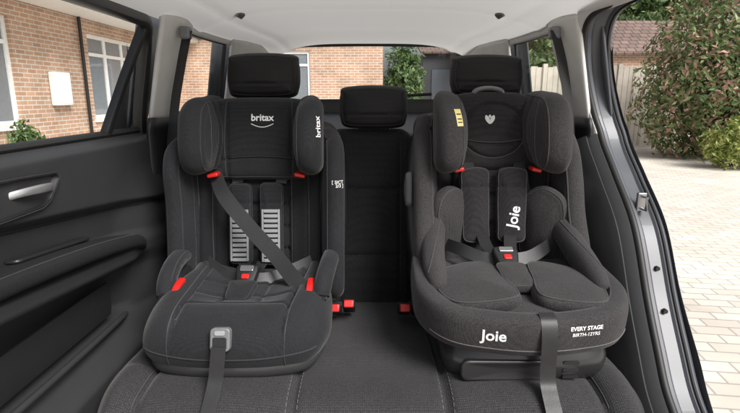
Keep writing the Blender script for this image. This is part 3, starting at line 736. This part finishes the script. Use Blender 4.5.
for P0, P1 in (((-.072, .985), (-.054, .735)), ((.062, .985), (.006, .735))):
    O = V3((cA+(P0[0]+P1[0])/2, 0, (P0[1]+P1[1])/2)); O.y = yA(O.z)-.054
    Vv = V3((P0[0]-P1[0], .17*(P0[1]-P1[1]), P0[1]-P1[1])); L = Vv.length/2
    mp = fm(O, (1, 0, 0), Vv, ku=2.0)
    p = pad(rrect(-.037, .037, -L, L, .018), .015, .010, .013, .005, mp, lambda u, v: groove(v-L*.52, .005, .004), K=14)
    o = p.build('harness_pad', M_A, A); MB().tube(p.pipe, .0016, 5, closed=True).build('piping', M_PIPE, o)
    gm = MB(); g0, g1 = -L*.90, L*.36
    for a, b_ in ((-.028, -.022), (.022, .028)): gm.prism(rrect(a, b_, g0, g1, .002, 3), .012, .0225, mp)
    for k in range(11):
        v0 = g0+(g1-g0-.0105)*k/10; gm.prism(rrect(-.0217, .0217, v0, v0+.0102, .003, 3), .012, .0220, mp)
    gm.build('grip_panel', M_LTGREY, o, bev=.0012)
def straps(root, lst, w, t, mat=M_WEB):
    for pts, side in lst: MB().strap(pts, w, t, side, 16).build('harness_strap', mat, root)
straps(A, [([(cA-.072, yA(.98)-.045, .985), (cA-.078, yA(1.04)-.04, 1.02)], (1, 0, 0)), ([(cA+.062, yA(.98)-.045, .985), (cA+.070, yA(1.04)-.04, 1.02)], (1, 0, 0))], .034, .002)
straps(A, [([(cA-.054, 1.485, .745), (cA-.035, 1.440, .735), (cA-.014, 1.375, .730)], (1, 0, 0)), ([(cA+.006, 1.485, .745), (cA-.000, 1.440, .735), (cA-.010, 1.375, .730)], (1, 0, 0)),
    ([(cA-.012, 1.375, .730), (cA-.06, 1.385, .730), (cA-.12, 1.43, .740), (cA-.175, 1.49, .75)], (0, .6, .8)), ([(cA-.012, 1.375, .730), (cA+.05, 1.385, .730), (cA+.11, 1.43, .740), (cA+.165, 1.49, .75)], (0, .6, .8))], .034, .002, M_WEBG)
mp = fm((cA-.014, 1.350, .736), (1, 0, 0), (0, .68, .5))
p = pad(cr([(-.026, -.02), (-.02, -.045), (.02, -.045), (.026, -.02), (.034, .03), (.024, .046), (-.024, .046), (-.034, .03)], 70, True), .014, .012, .008, .003, mp, K=10, N=70)
bo = p.build('harness_buckle', M_BLK, A)
MB().prism(rrect(-.011, .011, -.008, .008, .004), .012, .020, mp).build('release_button', M_RED, bo, bev=.002)
MB().prism(rrect(-.020, .020, .018, .038, .004), .012, .019, mp).build('buckle_tongue', M_STEEL, bo, bev=.002)
p = pad(cr([(-.030, -.055), (0, -.062), (.030, -.055), (.038, 0), (.034, .035), (-.034, .035), (-.038, 0)], 80, True), .014, .010, .012, .004, fm((cA-.014, 1.288, .728), (1, 0, 0), (0, .8, .15)), K=8, N=80); o = p.build('crotch_pad', M_A, A)
MB().tube(p.pipe, .0016, 5, closed=True).build('piping', M_PIPE, o)
mp = fm((cA-.004, 1.056, .702), (1, 0, 0), (0, .30, 1), ku=1)
ao = MB().prism(rrect(-.023, .023, -.027, .027, .010), -.014, .008, mp).build('adjuster_plate', M_GREYP, A, bev=.003)
MB().prism(rrect(-.016, .016, -.021, .006, .004), .007, .0098, mp).build('adjuster_slot', M_BLK, ao, bev=.001)
MB().prism(rrect(-.012, .012, .010, .021, .004), .007, .011, mp).build('adjuster_button', M_LTGREY, ao, bev=.001)
MB().strap([(cA-.005, 1.040, .690), (cA-.007, 1.032, .660), (cA-.010, 1.020, .620), (cA-.013, .995, .592), (cA-.015, .962, .562), (cA-.017, .938, .51), (cA-.018, .932, .42), (cA-.018, .943, .34)], .034, .002, (1, 0, 0)).build('adjuster_strap', M_WEB, A)
MB().strap([(cA-.135, yA(1.03)-.075, 1.025), (cA-.09, 1.442, .965), (cA-.01, 1.408, .875), (cA+.07, 1.370, .80), (cA+.135, 1.305, .748), (cA+.174, 1.285, .718), (cA+.205, 1.37, .66), (cA+.215, 1.48, .61)], .046, .002, (.75, .1, .7), 60).build('seat_belt', M_WEBG, car)

# ------------------------------------------------------------------ child seat B (right)
cB = .380
B = empty('child_car_seat', (cB, 1.3, .585), 'warm grey child car seat with padded insert on the right of the bench', 'child seat')
yB = lambda v: 1.535+.20*(v-.7)
mB_ = lambda u, v, w: V3((cB+u, yB(v)-w, v))
pad(cr([(-.20, .62), (.20, .62), (.255, .74), (.265, .97), (.235, 1.13), (.15, 1.20), (-.15, 1.20), (-.235, 1.13), (-.265, .97), (-.255, .74)], 120, True), .02, .05, .03, 0, lambda u, v, w: mB_(u, v, w-.05)).build('back_shell', M_BLK, B)
pad(rrect(-.21, .21, .68, 1.16, .06), .03, .03, .03, .004, mB_, lambda u, v: .03*sm(.11, .2, abs(u))+groove(abs(u)-.12, .008, .010)+groove(v-1.02, .007, .006), N=150, K=30).build('backrest', M_B2, B)
oW = cr([(-.05, .66), (.10, .66), (.20, .69), (.245, .75), (.215, .83), (.175, .92), (.158, 1.02), (.125, 1.11), (.06, 1.165), (-.04, 1.175), (-.06, .93)], 150, True)
for s in (-1, 1):
    p = wing(oW, cB, s, .206, .24, yB, .034, .026, .028, .014, lambda d, z: groove(d-.07, .007, .010), bow=.75)
    o = p.build('side_wing', M_B, B); bv = p.bvh()
    MB().tube(p.pipe, .0026, 6, closed=True).build('piping', M_PIPEB, o)
    seam(bv, [(cB, yB(z)-.060, z) for z in (.72, .85, .95, 1.05, 1.15)], (-s, 0, 0), o, M_SEAMB)
    q = pad(rrect(-.03, .03, -.055, .055, .022), .016, .006, .010, .004, fm((cB+s*.254, yB(.97)-.055, .965), (0, 1*s, .1), (0, 0, 1)), K=8, N=60)
    q.build('impact_pod', M_GREYP, o)
yHB = lambda v: yB(v)-.04
def modhB(u, v):
    r = groove(math.hypot(u/1.15, (v-1.145)/.95)-.085, .006, .008)
    r += groove(v-1.105-1.2*u*u, .005, .006)*(1 if abs(u) < .09 else 0)
    return r
hp = pad(cr([(-.12, 1.03), (0, 1.02), (.12, 1.03), (.145, 1.08), (.15, 1.20), (.11, 1.252), (0, 1.262), (-.11, 1.252), (-.15, 1.20), (-.145, 1.08)], 140, True), .032, .03, .03, .006, lambda u, v, w: V3((cB+u, yHB(v)-w, v)), modhB, N=150, K=40)
h = hp.build('headrest', M_B2, B); hb = hp.bvh()
seam(hb, [(cB+.098*math.cos(a)*1.02, 1.4, 1.145+.081*math.sin(a)*1.02) for a in [R(-200+14.7*k) for k in range(16)]], (0, -1, 0), h, M_SEAMB)
seam(hb, [(cB+u, 1.4, 1.111+1.2*u*u) for u in (-.085, -.04, 0, .04, .085)], (0, -1, 0), h, M_SEAMB)
oH = cr([(-.03, 1.06), (.06, 1.035), (.13, 1.03), (.180, 1.065), (.198, 1.13), (.188, 1.20), (.145, 1.248), (.06, 1.262), (-.03, 1.255), (-.04, 1.15)], 120, True)
for s in (-1, 1):
    p = wing(oH, cB, s, .152, .22, yHB, .056, .028, .036, .018, lambda d, z: groove(d-.055, .007, .009), bow=.9)
    o = p.build('head_wing', M_B, h); bv = p.bvh()
    MB().tube(p.pipe, .0024, 6, closed=True).build('piping', M_PIPEB, h)
    seam(bv, [(cB, yHB(z)-.105-.02*math.sin((z-1.03)*13), z) for z in (1.05, 1.1, 1.15, 1.2, 1.25)], (-s, 0, 0), h, M_SEAMB)
    if s == -1:
        def lab(x0, x1, z0, z1, off, mat, name):
            lm = MB(); dn = V3((.35, -1, 0)).normalized()
            def f(u, v):
                p0 = V3((x0+(x1-x0)*u, 1.40, z0+(z1-z0)*v)); hh = bv.ray_cast(p0+dn*.3, -dn, .45)
                return (hh[0] if hh[0] else p0)+dn*off
            lm.grid(f, 6, 10); lm.build(name, mat, h)
        lab(.240, .261, 1.168, 1.214, .0012, M_YEL, 'yellow_label')
        for zz in (1.177, 1.186, 1.199): lab(.243, .258, zz, zz+.003, .0020, M_BLK, 'label_print')
    MB().box((cB+s*.115, yHB(1.03)-.075, 1.035), (.030, .04, .012), Matrix.Rotation(R(12*s), 3, 'Y')).build('belt_hook', M_RED, h, bev=.004)
P = [V3((cB-.01-.045*math.cos(math.pi*k/12), yHB(1.27)-.005, 1.258+.016*math.sin(math.pi*k/12))) for k in range(13)]
MB().sweep(P, lambda i: (.012, .007), up=(0, 0, 1), n=10).build('adjuster_handle', M_GREYP, h)
em = MB(); ex0, ez0 = cB-.012, 1.180
def patchpoly(pts):
    q = onto(hb, [(ex0+a, 1.4, ez0+b_) for a, b_ in cr(pts, 24, True)], (0, -1, 0), .0014); em.add(q, [list(range(len(q)))])
patchpoly([(-.0008, -.014), (-.010, -.007), (-.015, .003), (-.013, .012), (-.006, .009), (-.0008, .0)])
patchpoly([(.0008, -.014), (.0008, .0), (.006, .009), (.013, .012), (.015, .003), (.010, -.007)])
patchpoly([(-.004, .009), (0, .014), (.004, .009), (0, .004)])
em.build('emblem', M_WHITE2, h, smooth=False)
# rim: slim shell edge, level and low at the front
pth = [(-.220, 1.46, .768, .018, .038), (-.238, 1.38, .760, .022, .046), (-.243, 1.28, .746, .024, .050), (-.236, 1.175, .732, .027, .052), (-.184, 1.094, .721, .028, .050), (-.09, 1.064, .716, .028, .049), (0, 1.056, .714, .028, .049)]
pth = pth+[(-a, b_, c_, d_, e_) for a, b_, c_, d_, e_ in pth[-2::-1]]
q = cr(pth, 100)
rim = MB().sweep([V3((cB+a[0], a[1], a[2])) for a in q], lambda i: (q[i][3], q[i][4]), up=(0, -.12, 1), n=44, p=3.2)
ro = rim.build('seat_rim', M_B, B, sharp=80); rbv = rim.bvh()
inn = [(a[0]*.95, a[1]+.008, a[2]+.06) for a in q[8:92]]
MB().tube(onto_hit(rbv, [(cB+a, b_, c_) for a, b_, c_ in inn], (0, -.2, 1), .0), .0022, 5).build('piping', M_PIPEB, ro)
low = [(a[0]*1.02, a[1], a[2]-.030) for a in q[26:74]]
MB().tube(onto_hit(rbv, [(cB+a, b_-.1, c_) for a, b_, c_ in low], (0, -1, 0), .0), .0018, 5).build('seam', M_SEAMB, ro)
text('Joie', .037, (cB-.102, 1.02, .722), (1, -.10, 0), (0, .12, 1), rbv, M_WHITE, ro, bold=.0008)
text('EVERY STAGE', .0132, (cB+.108, 1.04, .739), (1, .10, .0), (0, .1, 1), rbv, M_WHITE, ro, bold=.0004)
text('BIRTH-12YRS', .0120, (cB+.108, 1.04, .724), (1, .10, .0), (0, .1, 1), rbv, M_WHITE, ro, bold=.0002)
pad([(u*.92, 1.29+(y-1.29)*.93) for u, y in cr([(-.20, 1.50), (-.235, 1.38), (-.238, 1.2), (-.19, 1.09), (0, 1.058), (.19, 1.09), (.238, 1.2), (.235, 1.38), (.20, 1.50)], 120, True)], .03, .04, .03, 0, lambda u, y, w: V3((cB+u*(1+1.5*min(0, w)), y, .690+w)), N=120, K=6).build('lower_shell', M_DKGREY, B)
ob = cr([(-.16, 1.52), (-.215, 1.40), (-.224, 1.25), (-.20, 1.12), (0, 1.075), (.20, 1.12), (.224, 1.25), (.215, 1.40), (.16, 1.52)], 120, True)
pad(ob, .048, .03, .03, .0, lambda u, y, w: V3((cB+u, y, .714+w)), lambda u, y: .018*sm(.1, .20, abs(u))*sm(1.12, 1.3, y), N=140, K=30).build('seat_pad', M_B, B)
for s in (-1, 1):
    mp = fm((cB+s*.100, 1.195, .774), (1, .0, -.10*s), (0, 1, .07))
    base = [(-.080, -.086), (.0, -.110), (.084, -.090), (.116, .0), (.100, .09), (.02, .135), (-.05, .12), (-.070, .02)]
    p = pad(cr([(a*s, b_) for a, b_ in base], 90, True), .018, .028, .018, .010, mp, N=110, K=24); o = p.build('thigh_pad', M_B, B)
    MB().tube(p.pipe, .0024, 6, closed=True).build('piping', M_PIPEB, o)
    # slim hip bolster nested along the inside of the wing
    P = [V3((cB+s*a, b_, c_)) for a, b_, c_ in cr([(.205, 1.18, .770), (.206, 1.26, .792), (.202, 1.34, .822), (.190, 1.42, .862), (.172, 1.47, .90)], 40)]
    hb_ = MB().sweep(P, lambda i: (.030*math.sqrt(max(.05, 1-((i-19.5)/20.5)**4)), .036*math.sqrt(max(.05, 1-((i-19.5)/20.5)**4))), up=(s*.35, 0, 1), n=26, p=2.3)
    o = hb_.build('hip_bolster', M_B, B, sharp=80); hbb = hb_.bvh()
    seam(hbb, [(cB+s*(.192-.0006*k), 1.20+.0065*k, .9) for k in range(0, 40, 6)], (-s*.4, -.2, 1), o, M_PIPEB, .0018)
p = pad(cr([(-.125, .78), (0, .765), (.125, .78), (.14, .86), (.125, .96), (.10, 1.03), (0, 1.045), (-.10, 1.03), (-.125, .96), (-.14, .86)], 120, True), .022, .02, .018, .010, lambda u, v, w: mB_(u, v, w+.035), lambda u, v: groove(v-.86, .008, .010)+groove(v-.95, .008, .009), N=120, K=34)
o = p.build('body_insert', M_B, B); MB().tube(p.pipe, .0022, 6, closed=True).build('piping', M_PIPEB, o)
for s in (-1, 1):
    mp = fm((cB+s*.142, yB(.87)-.100, .875), (1, -.75*s, 0), (-.12*s, .1, 1))
    p = pad(cr([(-.060, -.100), (0, -.125), (.060, -.105), (.074, 0), (.062, .080), (0, .112), (-.056, .080), (-.068, 0)], 90, True), .022, .022, .020, .014, mp, N=110)
    o = p.build('side_bolster', M_B, B); MB().tube(p.pipe, .0024, 6, closed=True).build('piping', M_PIPEB, o)
    O = V3((cB+s*.056-.006, yB(.93)-.096, .920))
    mp = fm(O, (1, -.1*s, 0), (.20*s, .20, 1), ku=1.5, kv=-.3)
    p = pad(cr([(-.036, -.105), (.036, -.105), (.044, -.05), (.046, .06), (.038, .115), (-.038, .115), (-.046, .06), (-.044, -.05)], 110, True), .016, .012, .013, .006, mp, lambda u, v: groove(v-.06, .005, .004), K=18, N=110)
    o = p.build('harness_pad', M_B2, B); MB().tube(p.pipe, .0020, 6, closed=True).build('piping', M_PIPEB, o)
    if s == 1: text('Joie', .044, mp(.004, -.030, .0), (.20, .20, 1), (-1, .1, .20), p.bvh(), M_WHITE, o, bold=.0008)
L = []
for s in (-1, 1):
    L.append(([(cB+s*.042, yB(.85)-.110, .842), (cB+s*.034-.004, 1.40, .820), (cB+s*.020-.004, 1.345, .806)], (1, 0, 0)))
    L.append(([(cB+s*.02-.004, 1.33, .803), (cB+s*.07, 1.345, .806), (cB+s*.12, 1.38, .818), (cB+s*.165, 1.44, .82)], (0, .55, .8)))
    L.append(([(cB+s*.076, yB(1.02)-.09, 1.025), (cB+s*.082, yB(1.08)-.055, 1.07)], (1, 0, 0)))
straps(B, L, .036, .0022)
mp = fm((cB-.004, 1.308, .806), (1, 0, 0), (0, .70, .42))
p = pad(cr([(-.028, -.02), (-.024, -.05), (.024, -.05), (.028, -.02), (.036, .03), (.024, .046), (-.024, .046), (-.036, .03)], 70, True), .014, .012, .008, .003, mp, K=10, N=70)
bo = p.build('harness_buckle', M_BLK, B)
MB().prism(rrect(-.011, .011, -.007, .009, .004), .012, .020, mp).build('release_button', M_RED, bo, bev=.002)
MB().prism(rrect(-.020, .020, .020, .038, .004), .012, .019, mp).build('buckle_tongue', M_STEEL, bo, bev=.002)
p = pad(cr([(-.034, -.06), (0, -.07), (.034, -.06), (.04, 0), (.034, .05), (-.034, .05), (-.04, 0)], 80, True), .014, .012, .010, .004, fm((cB-.004, 1.235, .790), (1, 0, 0), (0, .85, .16)), K=10, N=80); o = p.build('crotch_pad', M_B, B)
MB().tube(p.pipe, .0018, 5, closed=True).build('piping', M_PIPEB, o)
L_ = cr([(-.185, 1.50), (-.205, 1.36), (-.208, 1.20), (-.198, 1.115), (-.15, 1.078), (-.05, 1.066), (.05, 1.066), (.15, 1.078), (.198, 1.115), (.208, 1.20), (.205, 1.36), (.185, 1.50)], 110, True)
lb_ = pad(L_, .048, .052, .020, 0, lambda u, y, w: V3((cB+u*(1-.7*max(0, w)), y+.25*max(0, w)*sm(1.2, 1.08, y), .632+w)), N=140, K=6, E=9).build('base_shell', M_GLOSSBLK, B)
mp = fm((cB-.055, 1.068, .618), (1, 0, 0), (0, .0, 1))
pad(rrect(-.112, .112, -.028, .026, .018), .006, .006, .006, -.003, mp, K=8, N=90).build('base_panel', M_BLK, lb_)
for k in range(3): MB().prism(rrect(.13, .168, -.022+.018*k, -.014+.018*k, .003, 3), -.010, .002, mp).build('base_rib', M_BLK, lb_)
# strap lying flat over the front lip and hanging straight down
sp = [(cB+.020, 1.058, .768), (cB+.020, 1.034, .758), (cB+.020, 1.022, .730), (cB+.021, 1.020, .690), (cB+.021, 1.020, .650), (cB+.022, 1.014, .615), (cB+.022, .992, .594), (cB+.023, .962, .566), (cB+.024, .938, .515), (cB+.025, .930, .42), (cB+.025, .943, .34)]
MB().strap(sp, .036, .002, (1, 0, 0), 60).build('adjuster_strap', M_WEB, B)

# ------------------------------------------------------------------ light, sky, camera
world = bpy.data.worlds.new('World'); scene.world = world; world.use_nodes = True; nt = world.node_tree
bg = nt.nodes['Background']; sky = nt.nodes.new('ShaderNodeTexSky'); sky.sky_type = 'NISHITA'; sky.sun_disc = False
sky.sun_elevation = R(45); sky.sun_rotation = R(140); sky.air_density = 1.0; sky.dust_density = 5; sky.ozone_density = .8
hs = nt.nodes.new('ShaderNodeHueSaturation'); hs.inputs['Saturation'].default_value = .4
nt.links.new(sky.outputs[0], hs.inputs['Color']); nt.links.new(hs.outputs[0], bg.inputs[0]); bg.inputs[1].default_value = .15
sun = bpy.data.lights.new('sun', 'SUN'); sun.energy = 4.8; sun.angle = R(28); sun.color = (1, .98, .955)
so = bpy.data.objects.new('sun', sun); col.objects.link(so)
az = R(140); el = R(45)
d = V3((math.sin(az)*math.cos(el), math.cos(az)*math.cos(el), math.sin(el)))
so.rotation_euler = d.to_track_quat('Z', 'Y').to_euler()
cam = bpy.data.cameras.new('camera'); co = bpy.data.objects.new('camera', cam); col.objects.link(co)
cam.sensor_width = 36; cam.lens = 24.3; cam.clip_start = .02; cam.clip_end = 1000
co.location = (0, 0, H); co.rotation_euler = (R(90)-PITCH, 0, 0)
scene.camera = co
scene.view_settings.view_transform = 'Standard'; scene.view_settings.look = 'None'; scene.view_settings.exposure = 0
